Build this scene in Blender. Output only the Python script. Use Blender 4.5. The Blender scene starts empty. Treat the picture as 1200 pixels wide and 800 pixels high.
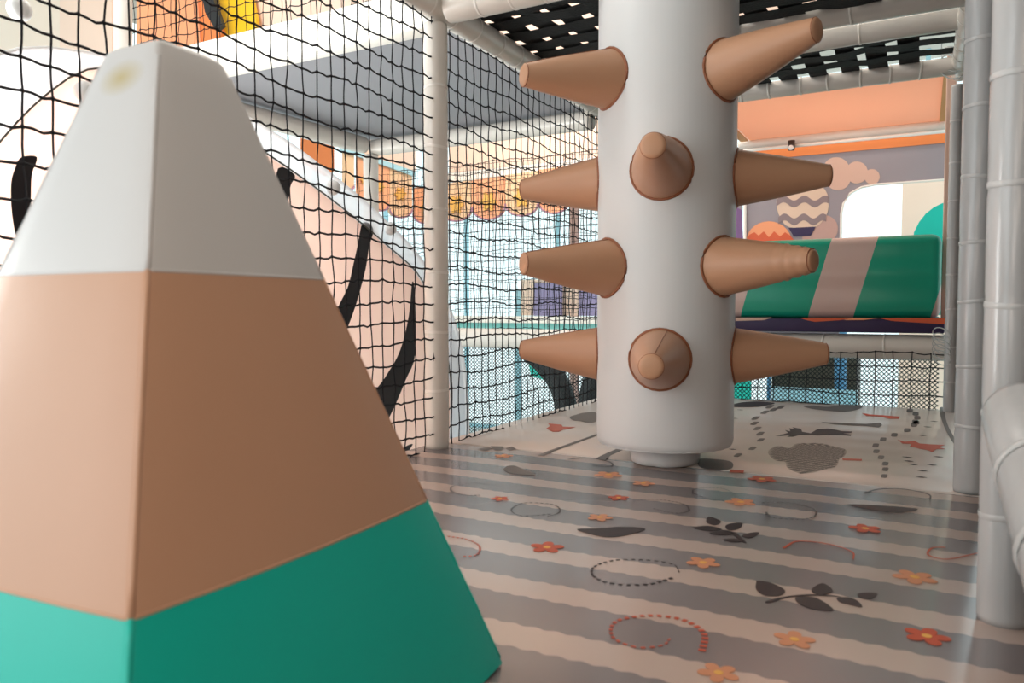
import bpy, bmesh, math, random
from mathutils import Vector, Matrix
random.seed(7)
S = bpy.context.scene
COL = S.collection
PI = math.pi

# ------------------------------------------------------------------ camera
FPX, CX, CY, CAMH = 885.0, 600.0, 400.0, 0.45
YAW, PITCH = math.radians(28.5), math.radians(2.52)
cam_d = bpy.data.cameras.new('camera'); cam = bpy.data.objects.new('camera', cam_d); COL.objects.link(cam)
cam.location = (0, 0, CAMH); cam.rotation_euler = (PI/2-PITCH, 0, YAW)
cam_d.sensor_width = 36; cam_d.lens = FPX*36/1200; cam_d.clip_start = .02; cam_d.clip_end = 100
cam_d.dof.use_dof = True; cam_d.dof.focus_distance = 2.8; cam_d.dof.aperture_fstop = 6.0
S.camera = cam
# ------------------------------------------------------------------ world, lights, exposure
w = bpy.data.worlds.new('daylight'); S.world = w; w.use_nodes = True
w.node_tree.nodes['Background'].inputs[0].default_value = (.83, .97, .99, 1)
w.node_tree.nodes['Background'].inputs[1].default_value = 1.42
S.view_settings.view_transform = 'Standard'; S.view_settings.look = 'None'
S.view_settings.exposure = 0.0; S.view_settings.gamma = 1; S.view_settings.use_curve_mapping = False
def area(name, loc, aim, size, sy, power, col):
    l = bpy.data.lights.new(name, 'AREA'); l.shape = 'RECTANGLE'; l.size = size; l.size_y = sy
    l.energy = power; l.color = col
    o = bpy.data.objects.new(name, l); COL.objects.link(o); o.location = loc
    o.rotation_euler = (Vector(aim)-Vector(loc)).to_track_quat('-Z', 'Y').to_euler()
    return o
area('hall_window_light', (-2.9, -2.4, 1.4), (-.8, 1.2, .5), 2.4, 2.0, 36, (.93, .98, 1))
area('face_backlight', (-2.5, .8, .5), (-1.8, 1.0, .6), 1.4, .8, 62, (1, .98, .95))  # added backlight hidden behind the round face, shines through its board
area('upper_fill', (-2.2, 3.2, 3.0), (-2.0, 3.2, 0), 2.0, 2.0, 45, (1, .93, .85))  # added fill from above for the upper level, no fitting there
area('soffit_fill', (-4.2, 2.2, .2), (-2.2, 2.8, 1.4), 1.0, 1.0, 20, (1, .98, .96))  # added fill that lifts the grey deck underside from below
area('mural_bay_lamp', (-.4, 4.7, 1.52), (-.4, 4.9, .6), .6, .3, 2.2, (1, .86, .76))
area('awning_fill', (-2.6, 4.9, 2.9), (-2.4, 6.0, 1.2), 1.2, .6, 45, (1, .95, .9))  # added fill on the front of the scalloped awnings
area('canopy_fill', (-.4, 4.6, 2.5), (-.4, 4.6, 1.6), .8, .8, 16, (1, .92, .84))  # added above the canopy so the cloth looks luminous
area('warm_fill_behind', (-.2, -2.2, .85), (-.6, 1.5, .5), .8, .8, 11, (1, .88, .80))  # unseen warm fill behind the camera, kept low to spare the floor
area('side_fill', (.36, .0, .95), (-.9, .55, .25), .5, .5, 4.0, (1, .80, .62))  # added warm fill for the right face of the pyramid
area('upper_left_fill', (-2.5, .5, 2.7), (-3.0, 3.2, 1.8), 1.0, .6, 32, (1, .98, .96))  # added fill for the upper left boards and the deck edge

# ------------------------------------------------------------------ projection helpers (photo pixel -> point on a real plane)
Fv = Vector((-math.sin(YAW)*math.cos(PITCH), math.cos(YAW)*math.cos(PITCH), -math.sin(PITCH)))
Rv = Vector((math.cos(YAW), math.sin(YAW), 0)); Uv = Rv.cross(Fv); Cv = Vector((0, 0, CAMH))
def ray(x, y): return Fv+Rv*((x-CX)/FPX)+Uv*((CY-y)/FPX)
def PX(X, x, y): d = ray(x, y); return Cv+d*(X/d.x)
def PY(Y, x, y): d = ray(x, y); return Cv+d*(Y/d.y)
def PZ(Zz, x, y): d = ray(x, y); return Cv+d*((Zz-CAMH)/d.z)

# ------------------------------------------------------------------ materials
def lin(c): return tuple(((v/255)/12.92 if v/255 <= .04045 else (((v/255)+.055)/1.055)**2.4) for v in c)+(1,)
def pmat(name, rgb, rough=.45, bump=0, bscale=30, var=0, metal=0, coat=0, spec=.5, sub=0, trans=0, stretch=None):
    m = bpy.data.materials.new(name); m.use_nodes = True; nt = m.node_tree; b = nt.nodes['Principled BSDF']
    c = lin(rgb); b.inputs['Base Color'].default_value = c
    b.inputs['Roughness'].default_value = rough; b.inputs['Metallic'].default_value = metal
    b.inputs['Specular IOR Level'].default_value = spec
    if coat: b.inputs['Coat Weight'].default_value = coat; b.inputs['Coat Roughness'].default_value = .08
    if trans: b.inputs['Transmission Weight'].default_value = trans
    tc = nt.nodes.new('ShaderNodeTexCoord'); mp = nt.nodes.new('ShaderNodeMapping'); nt.links.new(tc.outputs['Object'], mp.inputs[0])
    if stretch: mp.inputs['Scale'].default_value = stretch
    n = nt.nodes.new('ShaderNodeTexNoise'); n.inputs['Scale'].default_value = bscale; n.inputs['Detail'].default_value = 3
    nt.links.new(mp.outputs[0], n.inputs['Vector'])
    if bump:
        bp = nt.nodes.new('ShaderNodeBump'); bp.inputs['Strength'].default_value = bump; bp.inputs['Distance'].default_value = .01
        nt.links.new(n.outputs['Fac'], bp.inputs['Height']); nt.links.new(bp.outputs[0], b.inputs['Normal'])
    if var:
        n2 = nt.nodes.new('ShaderNodeTexNoise'); n2.inputs['Scale'].default_value = 4; n2.inputs['Detail'].default_value = 4
        nt.links.new(tc.outputs['Object'], n2.inputs['Vector'])
        mx = nt.nodes.new('ShaderNodeMix'); mx.data_type = 'RGBA'
        mx.inputs[6].default_value = tuple(v*(1-var) for v in c[:3])+(1,); mx.inputs[7].default_value = tuple(min(1, v*(1+var)) for v in c[:3])+(1,)
        nt.links.new(n2.outputs['Fac'], mx.inputs[0]); nt.links.new(mx.outputs[2], b.inputs['Base Color'])
    return m
M = {}
M['white_vinyl'] = pmat('white_vinyl', (222, 223, 224), .38, .12, 9, .03)
M['white_tip'] = pmat('white_tip', (220, 220, 221), .42, .08, 7, .03)
def tip_mat():
    m = M['white_tip']; nt = m.node_tree; b = nt.nodes['Principled BSDF']; c = PY(.487, 138, 90)-Vector((-.7166, .5443, 0))
    tc = nt.nodes.new('ShaderNodeTexCoord'); mp = nt.nodes.new('ShaderNodeMapping'); mp.inputs['Location'].default_value = (-c.x*28, -c.y*9, -c.z*48); mp.inputs['Scale'].default_value = (28, 9, 48)
    g = nt.nodes.new('ShaderNodeTexGradient'); g.gradient_type = 'SPHERICAL'; nt.links.new(tc.outputs['Object'], mp.inputs[0]); nt.links.new(mp.outputs[0], g.inputs[0])
    src = b.inputs['Base Color'].links[0].from_socket; mx = nt.nodes.new('ShaderNodeMix'); mx.data_type = 'RGBA'; mx.inputs[7].default_value = lin((196, 178, 118))
    k = nt.nodes.new('ShaderNodeMath'); k.operation = 'MULTIPLY'; k.inputs[1].default_value = .9
    nt.links.new(g.outputs['Fac'], k.inputs[0]); nt.links.new(k.outputs[0], mx.inputs[0]); nt.links.new(src, mx.inputs[6]); nt.links.new(mx.outputs[2], b.inputs['Base Color'])
tip_mat()
M['beige_vinyl'] = pmat('beige_vinyl', (212, 165, 135), .40, .10, 9, .03)
M['spike_vinyl'] = pmat('spike_vinyl', (196, 148, 116), .42, .10, 22, .04)
M['spike_welt'] = pmat('spike_welt', (150, 92, 62), .5)
M['green_vinyl'] = pmat('green_vinyl', (12, 202, 184), .40, .08, 8, .03)
M['foam_sleeve'] = pmat('foam_sleeve', (218, 212, 204), .26, .25, 14, .03, stretch=(1, 1, .35))
M['foam_grey'] = pmat('foam_grey', (205, 200, 194), .24, .28, 14, .03)
M['foam_darkened'] = pmat('foam_darkened', (176, 176, 177), .22, .3, 12, .04, stretch=(1, 1, .25))  # same sleeve vinyl, darkened in colour because the right posts lit too brightly
M['foam_darkened2'] = pmat('foam_darkened2', (188, 188, 188), .3, .1, 30)  # tape bands darkened to go with those sleeves
M['tape'] = pmat('tape', (226, 221, 214), .3, .1, 40)
M['rope'] = pmat('rope', (16, 15, 22), .85)
M['web'] = pmat('web', (9, 10, 14), .8, .3, 120)
M['fine_mesh'] = pmat('fine_mesh', (18, 28, 30), .8)
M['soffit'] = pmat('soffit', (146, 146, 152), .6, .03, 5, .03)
M['deck_white'] = pmat('deck_white', (245, 240, 232), .45, .03, 5)
M['orange'] = pmat('orange', (240, 158, 112), .5, .05, 8, .04)
M['scallop_a'] = pmat('scallop_a', (246, 176, 134), .6)
M['scallop_b'] = pmat('scallop_b', (242, 202, 162), .6)
M['scallop_trim'] = pmat('scallop_trim', (176, 130, 150), .6)
M['deep_orange'] = pmat('deep_orange', (236, 134, 72), .5, 0, 8, .03)
M['yellow'] = pmat('yellow', (248, 194, 24), .5)
M['cream'] = pmat('cream', (246, 226, 208), .5, .02, 5, .02)
M['peach'] = pmat('peach', (248, 216, 196), .5, .02, 5, .02)
M['pink_face'] = pmat('pink_face', (226, 200, 186), .42, .02, 5, .02)
M['stroke'] = pmat('stroke', (30, 22, 26), .5)
M['bolt'] = pmat('bolt', (240, 240, 240), .3)
M['mauve'] = pmat('mauve', (152, 144, 150), .55, .02, 5, .03)
M['cloud'] = pmat('cloud', (216, 178, 160), .55)
M['cloud2'] = pmat('cloud2', (196, 158, 148), .55)
M['balloon_grey'] = pmat('balloon_grey', (140, 122, 124), .55)
M['balloon_cream'] = pmat('balloon_cream', (222, 194, 172), .55)
M['navy'] = pmat('navy', (44, 26, 72), .45, .05, 10)
M['red'] = pmat('red', (214, 92, 52), .55)
M['violet'] = pmat('violet', (120, 84, 134), .55)
M['lilac'] = pmat('lilac', (150, 146, 186), .6)
M['teal_trim'] = pmat('teal_trim', (120, 190, 184), .4)
M['teal_dark'] = pmat('teal_dark', (50, 130, 124), .4)
M['cyan_frame'] = pmat('cyan_frame', (168, 216, 230), .4)
M['frame_blue'] = pmat('frame_blue', (80, 140, 180), .4)
M['brown_dark'] = pmat('brown_dark', (74, 72, 62), .6, .1, 30, .1)
M['black_tube'] = pmat('black_tube', (26, 28, 30), .5)
M['ground'] = pmat('ground', (196, 206, 204), .4, .02, 3, .03)
M['wall_cream'] = pmat('wall_cream', (214, 200, 188), .7, .02, 3, .03)
M['wall_dark'] = pmat('wall_dark', (60, 54, 52), .8, .02, 3, .03)
M['ceiling'] = pmat('ceiling', (206, 194, 182), .7, .02, 3, .03)
M['gold_edge'] = pmat('gold_edge', (214, 150, 86), .5)
M['stain'] = pmat('stain', (216, 208, 178), .45)
M['metal'] = pmat('metal', (150, 140, 134), .3, metal=.8)
M['dark_metal'] = pmat('dark_metal', (52, 44, 42), .4)
M['jeans'] = pmat('jeans', (160, 190, 220), .5)
M['print_dark'] = pmat('print_dark', (50, 42, 46), .5)
M['print_grey'] = pmat('print_grey', (104, 98, 96), .5)
M['print_pale'] = pmat('print_pale', (186, 174, 164), .5)
M['print_red'] = pmat('print_red', (196, 84, 56), .5)
M['print_orange'] = pmat('print_orange', (212, 144, 108), .5)
M['print_gold'] = pmat('print_gold', (236, 180, 90), .5)
M['tie'] = pmat('tie', (220, 225, 225), .15, trans=.4)

def glass_mat():
    m = bpy.data.materials.new('clear_pane'); m.use_nodes = True; nt = m.node_tree; nt.nodes.clear()
    o = nt.nodes.new('ShaderNodeOutputMaterial'); mx = nt.nodes.new('ShaderNodeMixShader'); t = nt.nodes.new('ShaderNodeBsdfTransparent')
    g = nt.nodes.new('ShaderNodeBsdfGlossy'); g.inputs['Roughness'].default_value = .05
    t.inputs[0].default_value = (.98, 1, 1, 1); mx.inputs[0].default_value = .06
    nt.links.new(t.outputs[0], mx.inputs[1]); nt.links.new(g.outputs[0], mx.inputs[2]); nt.links.new(mx.outputs[0], o.inputs[0])
    return m
M['glass'] = glass_mat()
def acrylic_mat():
    m = bpy.data.materials.new('milky_acrylic'); m.use_nodes = True; nt = m.node_tree; nt.nodes.clear()
    o = nt.nodes.new('ShaderNodeOutputMaterial'); mx = nt.nodes.new('ShaderNodeMixShader'); t = nt.nodes.new('ShaderNodeBsdfTransparent')
    g = nt.nodes.new('ShaderNodeBsdfPrincipled'); g.inputs['Base Color'].default_value = lin((226, 226, 230)); g.inputs['Roughness'].default_value = .15
    mx.inputs[0].default_value = .55
    tl = nt.nodes.new('ShaderNodeBsdfTranslucent'); tl.inputs[0].default_value = (.9, .9, .92, 1); m2 = nt.nodes.new('ShaderNodeMixShader'); m2.inputs[0].default_value = .5
    nt.links.new(g.outputs[0], m2.inputs[1]); nt.links.new(tl.outputs[0], m2.inputs[2])
    nt.links.new(t.outputs[0], mx.inputs[1]); nt.links.new(m2.outputs[0], mx.inputs[2]); nt.links.new(mx.outputs[0], o.inputs[0])
    return m
M['acrylic'] = acrylic_mat()
def face_mat():
    m = bpy.data.materials.new('translucent_pink_face'); m.use_nodes = True; nt = m.node_tree; nt.nodes.clear()
    o = nt.nodes.new('ShaderNodeOutputMaterial'); mx = nt.nodes.new('ShaderNodeMixShader'); t = nt.nodes.new('ShaderNodeBsdfTranslucent')
    g = nt.nodes.new('ShaderNodeBsdfPrincipled'); g.inputs['Base Color'].default_value = lin((240, 220, 211)); g.inputs['Roughness'].default_value = .4
    t.inputs[0].default_value = lin((248, 229, 220)); mx.inputs[0].default_value = .55
    nt.links.new(g.outputs[0], mx.inputs[1]); nt.links.new(t.outputs[0], mx.inputs[2]); nt.links.new(mx.outputs[0], o.inputs[0])
    return m
M['pink_face'] = face_mat()
def fabric_trans(name, rgb):
    m = bpy.data.materials.new(name); m.use_nodes = True; nt = m.node_tree; nt.nodes.clear()
    o = nt.nodes.new('ShaderNodeOutputMaterial'); mx = nt.nodes.new('ShaderNodeMixShader'); t = nt.nodes.new('ShaderNodeBsdfTranslucent')
    d = nt.nodes.new('ShaderNodeBsdfDiffuse'); c = lin(rgb); t.inputs[0].default_value = c; d.inputs[0].default_value = c
    tc = nt.nodes.new('ShaderNodeTexCoord'); n = nt.nodes.new('ShaderNodeTexNoise'); n.inputs['Scale'].default_value = 3
    mp = nt.nodes.new('ShaderNodeMapping'); mp.inputs['Scale'].default_value = (1, 14, 1)
    nt.links.new(tc.outputs['Object'], mp.inputs[0]); nt.links.new(mp.outputs[0], n.inputs[0])
    bp = nt.nodes.new('ShaderNodeBump'); bp.inputs['Strength'].default_value = .3; nt.links.new(n.outputs[0], bp.inputs['Height'])
    nt.links.new(bp.outputs[0], d.inputs['Normal'])
    nt.links.new(d.outputs[0], mx.inputs[1]); nt.links.new(t.outputs[0], mx.inputs[2]); nt.links.new(mx.outputs[0], o.inputs[0])
    mx.inputs[0].default_value = .6
    return m
M['canopy'] = fabric_trans('orange_canopy', (240, 200, 178))

def node_math(nt, op, a, b=None):
    n = nt.nodes.new('ShaderNodeMath'); n.operation = op
    for i, v in enumerate((a, b)):
        if v is None: continue
        if isinstance(v, (int, float)): n.inputs[i].default_value = v
        else: nt.links.new(v, n.inputs[i])
    return n.outputs[0]
def striped_mat():
    m = bpy.data.materials.new('striped_floor_vinyl'); m.use_nodes = True; nt = m.node_tree; b = nt.nodes['Principled BSDF']
    tc = nt.nodes.new('ShaderNodeTexCoord'); sp = nt.nodes.new('ShaderNodeSeparateXYZ'); nt.links.new(tc.outputs['Object'], sp.inputs[0])
    X, Y = sp.outputs[0], sp.outputs[1]
    wv = node_math(nt, 'MULTIPLY', node_math(nt, 'SINE', node_math(nt, 'MULTIPLY', X, 190)), .0022)
    wv2 = node_math(nt, 'MULTIPLY', node_math(nt, 'SINE', node_math(nt, 'MULTIPLY', X, 7)), .006)
    yy = node_math(nt, 'ADD', node_math(nt, 'ADD', Y, wv), wv2)
    f = node_math(nt, 'FRACT', node_math(nt, 'ADD', node_math(nt, 'DIVIDE', node_math(nt, 'SUBTRACT', yy, 1.4-.034+.166*20), .166), 40))
    st = node_math(nt, 'LESS_THAN', f, .41)
    n = nt.nodes.new('ShaderNodeTexNoise'); n.inputs['Scale'].default_value = 2.5; n.inputs['Detail'].default_value = 3
    nt.links.new(tc.outputs['Object'], n.inputs[0])
    mx = nt.nodes.new('ShaderNodeMix'); mx.data_type = 'RGBA'; mx.inputs[6].default_value = lin((136, 128, 130)); mx.inputs[7].default_value = lin((206, 184, 174))
    nt.links.new(st, mx.inputs[0]); nt.links.new(mx.outputs[2], b.inputs['Base Color'])
    b.inputs['Roughness'].default_value = .27; b.inputs['Coat Weight'].default_value = .25; b.inputs['Coat Roughness'].default_value = .14
    bp = nt.nodes.new('ShaderNodeBump'); bp.inputs['Strength'].default_value = .22; bp.inputs['Distance'].default_value = .02
    nt.links.new(n.outputs[0], bp.inputs['Height']); nt.links.new(bp.outputs[0], b.inputs['Normal'])
    return m
M['striped'] = striped_mat()
def cream_floor():
    m = pmat('cream_floor_vinyl', (214, 202, 194), .3, .0, 3, .02, coat=.12)
    nt = m.node_tree; b = nt.nodes['Principled BSDF']
    tc = nt.nodes.new('ShaderNodeTexCoord'); wv = nt.nodes.new('ShaderNodeTexWave'); wv.bands_direction = 'Y'
    wv.inputs['Scale'].default_value = 1.6; wv.inputs['Distortion'].default_value = 1.5; wv.inputs['Detail'].default_value = 1
    nt.links.new(tc.outputs['Object'], wv.inputs[0])
    bp = nt.nodes.new('ShaderNodeBump'); bp.inputs['Strength'].default_value = .12; bp.inputs['Distance'].default_value = .02
    nt.links.new(wv.outputs['Fac'], bp.inputs['Height']); nt.links.new(bp.outputs[0], b.inputs['Normal'])
    return m
M['cream_floor'] = cream_floor()
def pad_mat():
    m = bpy.data.materials.new('green_pad_with_pink_stripes'); m.use_nodes = True; nt = m.node_tree; b = nt.nodes['Principled BSDF']
    tc = nt.nodes.new('ShaderNodeTexCoord'); sp = nt.nodes.new('ShaderNodeSeparateXYZ'); nt.links.new(tc.outputs['Object'], sp.inputs[0])
    v = node_math(nt, 'SUBTRACT', sp.outputs[0], node_math(nt, 'MULTIPLY', sp.outputs[2], .27))
    f = node_math(nt, 'FRACT', node_math(nt, 'ADD', node_math(nt, 'DIVIDE', node_math(nt, 'SUBTRACT', v, PADS), .515), 10))
    st = node_math(nt, 'LESS_THAN', f, .385)
    mx = nt.nodes.new('ShaderNodeMix'); mx.data_type = 'RGBA'; mx.inputs[6].default_value = lin((22, 162, 132)); mx.inputs[7].default_value = lin((214, 184, 174))
    nt.links.new(st, mx.inputs[0]); nt.links.new(mx.outputs[2], b.inputs['Base Color'])
    wv = nt.nodes.new('ShaderNodeTexWave'); wv.bands_direction = 'Z'; wv.inputs['Scale'].default_value = 2.2; wv.inputs['Distortion'].default_value = 1.2
    nt.links.new(tc.outputs['Object'], wv.inputs[0])
    bp = nt.nodes.new('ShaderNodeBump'); bp.inputs['Strength'].default_value = .3; bp.inputs['Distance'].default_value = .02
    nt.links.new(wv.outputs['Fac'], bp.inputs['Height']); nt.links.new(bp.outputs[0], b.inputs['Normal'])
    b.inputs['Roughness'].default_value = .3
    return m
PADS = -.50
M['pad'] = pad_mat()
M['cocoa'] = M['print_dark']

# ------------------------------------------------------------------ object helpers
def tag(o, label=None, cat=None, group=None, kind=None):
    if label: o['label'] = label
    if cat: o['category'] = cat
    if group: o['group'] = group
    if kind: o['kind'] = kind
    return o
def thing(name, label, cat, loc=(0, 0, 0), group=None):
    o = bpy.data.objects.new(name, None); COL.objects.link(o); o.location = loc; o.empty_display_size = .05
    return tag(o, label, cat, group)
def link(name, bm, mat, parent=None, smooth=False, label=None):
    """mesh in world coordinates; under a parent it is made relative to the parent's location"""
    me = bpy.data.meshes.new(name)
    bmesh.ops.recalc_face_normals(bm, faces=bm.faces[:])
    if parent is not None:
        off = Vector(parent.location)
        if parent.parent: off = off+Vector(parent.parent.location)
        if off.length: bmesh.ops.translate(bm, vec=-off, verts=bm.verts[:])
    bm.to_mesh(me); bm.free()
    if smooth:
        for p in me.polygons: p.use_smooth = True
    mats = mat if isinstance(mat, (list, tuple)) else [mat]
    for k in mats: me.materials.append(k)
    o = bpy.data.objects.new(name, me); COL.objects.link(o)
    if parent is not None: o.parent = parent
    if label: o['label'] = label
    return o
def box(bm, x0, x1, y0, y1, z0, z1, bev=0):
    vs = [bm.verts.new((x, y, z)) for x in (x0, x1) for y in (y0, y1) for z in (z0, z1)]
    fs = [bm.faces.new([vs[i] for i in q]) for q in ((0, 1, 3, 2), (4, 6, 7, 5), (0, 4, 5, 1), (2, 3, 7, 6), (0, 2, 6, 4), (1, 5, 7, 3))]
    if bev:
        es = list({e for f in fs for e in f.edges})
        bmesh.ops.bevel(bm, geom=es, offset=bev, segments=3, affect='EDGES', profile=.5)
    return bm
def B(): return bmesh.new()
def BX(*a, **k): return box(B(), *a, **k)
def frame_of(d):
    d = Vector(d).normalized(); a = Vector((0, 0, 1)) if abs(d.z) < .9 else Vector((1, 0, 0))
    u = d.cross(a).normalized(); v = d.cross(u).normalized(); return u, v
def tube(bm, pts, r, n=16, caps=True):
    """tube along pts, r a number or a list"""
    rings = []
    for i, p in enumerate(pts):
        p = Vector(p)
        t = Vector(pts[min(i+1, len(pts)-1)])-Vector(pts[max(i-1, 0)])
        u, v = frame_of(t); rr = r[i] if isinstance(r, (list, tuple)) else r
        rings.append([bm.verts.new(p+u*(rr*math.cos(2*PI*k/n))+v*(rr*math.sin(2*PI*k/n))) for k in range(n)])
    for a, b in zip(rings, rings[1:]):
        for k in range(n): bm.faces.new((a[k], a[(k+1) % n], b[(k+1) % n], b[k]))
    if caps: bm.faces.new(rings[0][::-1]); bm.faces.new(rings[-1])
    return bm
def prism(bm, pts, nrm, th):
    """flat outline pts (3D, coplanar) extruded by th along nrm"""
    nrm = Vector(nrm)*th
    a = [bm.verts.new(Vector(p)) for p in pts]; b = [bm.verts.new(Vector(p)+nrm) for p in pts]
    bm.faces.new(a[::-1]); bm.faces.new(b)
    for i in range(len(a)):
        j = (i+1) % len(a); bm.faces.new((a[i], a[j], b[j], b[i]))
    return bm
def smooth_closed(pts, k=6):
    """catmull-rom through closed 2D/3D outline"""
    n = len(pts); out = []
    P = [Vector(p) for p in pts]
    for i in range(n):
        p0, p1, p2, p3 = P[i-1], P[i], P[(i+1) % n], P[(i+2) % n]
        for s in range(k):
            t = s/k
            out.append(.5*((2*p1)+(p2-p0)*t+(2*p0-5*p1+4*p2-p3)*t*t+(3*p1-p0-3*p2+p3)*t**3))
    return out
def smooth_open(pts, k=6):
    P = [Vector(p) for p in pts]; P = [P[0]*2-P[1]]+P+[P[-1]*2-P[-2]]; out = []
    for i in range(1, len(P)-2):
        p0, p1, p2, p3 = P[i-1], P[i], P[i+1], P[i+2]
        for s in range(k):
            t = s/k
            out.append(.5*((2*p1)+(p2-p0)*t+(2*p0-5*p1+4*p2-p3)*t*t+(3*p1-p0-3*p2+p3)*t**3))
    out.append(P[-2]); return out
def struct(name, bm, mat, parent=None): return tag(link(name, bm, mat, parent), kind='structure' if parent is None else None)

# ================================================================== SETTING
struct('floor', BX(-1.46, .5, -2.5, 3.9, -.22, -.045), M['deck_white'])
struct('ceiling', BX(-7, .6, -3, 10, 3.3, 3.4), M['ceiling'])
struct('wall_right', BX(.42, .5, -2.5, 3.9, -.045, 2.6), M['wall_dark'])
struct('wall_behind', BX(-1.3, .5, -2.6, -2.5, -1.3, 3.3), M['wall_cream'])
struct('trim_ground', BX(-9, 3, -3, 10.2, -1.45, -1.35), M['ground'])

# far window walls with frames and panes
def window_wall(name, p0, p1, z0, z1, n, zs, mat, fw=.05):
    p0, p1 = Vector(p0), Vector(p1); d = p1-p0; nn = Vector((-d.y, d.x, 0)).normalized()
    root = tag(bpy.data.objects.new(name, None), kind='structure'); COL.objects.link(root)
    def bar(nm, a, b, za, zb):
        q = [p0+d*a, p0+d*b]; bm = B()
        prism(bm, [(q[0].x, q[0].y, za), (q[1].x, q[1].y, za), (q[1].x, q[1].y, zb), (q[0].x, q[0].y, zb)], nn, .06); link(nm, bm, mat, root)
    hw = fw/2/d.length
    for i in range(n+1): bar('mullion', i/n-hw, i/n+hw, z0, z1)
    for z in zs: bar('transom', 0, 1, z-fw/2, z+fw/2)
    for i in range(n):
        a, b = p0+d*(i/n), p0+d*((i+1)/n); bm = B(); off = nn*.02
        prism(bm, [Vector((a.x, a.y, z0))+off, Vector((b.x, b.y, z0))+off, Vector((b.x, b.y, z1))+off, Vector((a.x, a.y, z1))+off], nn, .006)
        link('pane', bm, M['glass'], root)
    return root
window_wall('window_1', (-9, 9.6), (3, 9.6), -1.35, 3.3, 8, (-1.3, -.1, 2.3), M['cyan_frame'])
window_wall('window_2', (-8.6, -3), (-8.6, 9.6), -1.35, 3.3, 8, (-1.3, -.1, 2.3), M['deck_white'])

# ================================================================== FLOOR MATS WITH FLAT PRINTS
near = thing('floor_mat', 'glossy grey padded floor mat with wavy pinkish stripes, leaves and flowers', 'floor mat')
bm = BX(-1.43, .40, -2.4, 2.106, -.045, 0, bev=.006); link('mat_body', bm, M['striped'], near, True)
far = thing('floor_mat', 'cream padded floor mat printed with deer, trees and footpaths, under the spiky column', 'floor mat')
bm = BX(-1.43, .20, 2.118, 3.84, -.045, 0, bev=.006); link('mat_body', bm, M['cream_floor'], far, True)
ZP = .0007
def fprint(name, pix, mat, parent, sm=True, k=5, z=ZP, label=None):
    pts = [PZ(z, x, y) for x, y in pix]
    if sm: pts = smooth_closed(pts, k)
    bm = B(); prism(bm, pts, (0, 0, 1), .0004)
    return link(name, bm, mat, parent, label=label)
def flower(x, y, s, mat, parent=near, rot=0.0, n=5):
    c = PZ(ZP, x, y); bm = B(); pts = []
    for i in range(n*12):
        a = 2*PI*i/(n*12); r = s*(.45+.55*abs(math.cos(n*a/2+rot))**.8)
        pts.append((c.x+r*math.cos(a), c.y+r*math.sin(a), ZP))
    prism(bm, pts, (0, 0, 1), .0004); o = link('flower_print', bm, mat, parent)
    bm = B(); prism(bm, [(c.x+s*.22*math.cos(a*PI/6), c.y+s*.22*math.sin(a*PI/6), ZP+.0003) for a in range(12)], (0, 0, 1), .0004)
    link('flower_centre', bm, M['print_gold'], o)
for x, y, s, m in [(586, 584, .022, 'print_red'), (641, 641, .033, 'print_red'), (725, 583, .026, 'print_red'), (703, 606, .028, 'print_orange'),
                   (824, 659, .030, 'print_orange'), (931, 749, .028, 'print_orange'), (1014, 619, .032, 'print_red'), (1086, 745, .030, 'print_red'),
                   (842, 788, .026, 'print_orange'), (713, 556, .040, 'print_orange'), (754, 566, .030, 'print_orange'), (868, 588, .036, 'print_orange'),
                   (1072, 676, .035, 'print_orange'), (893, 561, .038, 'print_red'), (590, 534, .03, 'print_orange')]:
    flower(x, y, s, M[m], rot=x*.37)
# leaves
fprint('leaf_print', [(676, 620), (700, 619), (728, 617), (756, 619), (742, 625), (718, 629), (698, 627)], M['print_dark'], near)
fprint('leaf_print', [(590, 549), (600, 545), (612, 549), (628, 556), (612, 556), (597, 554)], M['print_grey'], near)
fprint('leaf_print', [(993, 591), (1030, 592), (1075, 596), (1055, 600), (1025, 598)], M['print_dark'], near)
# twig with small leaves (middle)
for q in [[(829, 606), (835, 606), (845, 611), (838, 615), (828, 612)], [(812, 618), (830, 616), (846, 620), (830, 622)],
          [(850, 616), (858, 613), (870, 613), (866, 619), (854, 621)], [(832, 625), (845, 622), (860, 625), (848, 627)],
          [(869, 628), (880, 624), (890, 624), (880, 630)], [(847, 632), (860, 631), (871, 634), (858, 635)]]:
    fprint('leaf_print', q, M['print_dark'], near, k=4)
fprint('stem_print', [(846, 621), (862, 624), (874, 635), (871, 635), (858, 626)], M['print_dark'], near, k=3)
for q in [[(886, 683), (889, 680), (907, 684), (920, 692), (912, 698), (895, 697), (886, 690)], [(932, 700), (948, 699), (962, 703), (977, 715), (955, 714), (938, 708)],
          [(951, 690), (964, 683), (976, 692), (966, 696), (955, 695)], [(981, 700), (995, 700), (1005, 704), (1010, 711), (995, 708), (984, 705)],
          [(1005, 696), (1015, 694), (1028, 695), (1022, 701), (1010, 701)]]:
    fprint('leaf_print', q, M['print_dark'], near, k=4)
fprint('stem_print', [(898, 704), (925, 698), (960, 696), (985, 699), (960, 697.5), (925, 699.5), (902, 706)], M['print_dark'], near, k=3)
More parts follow.
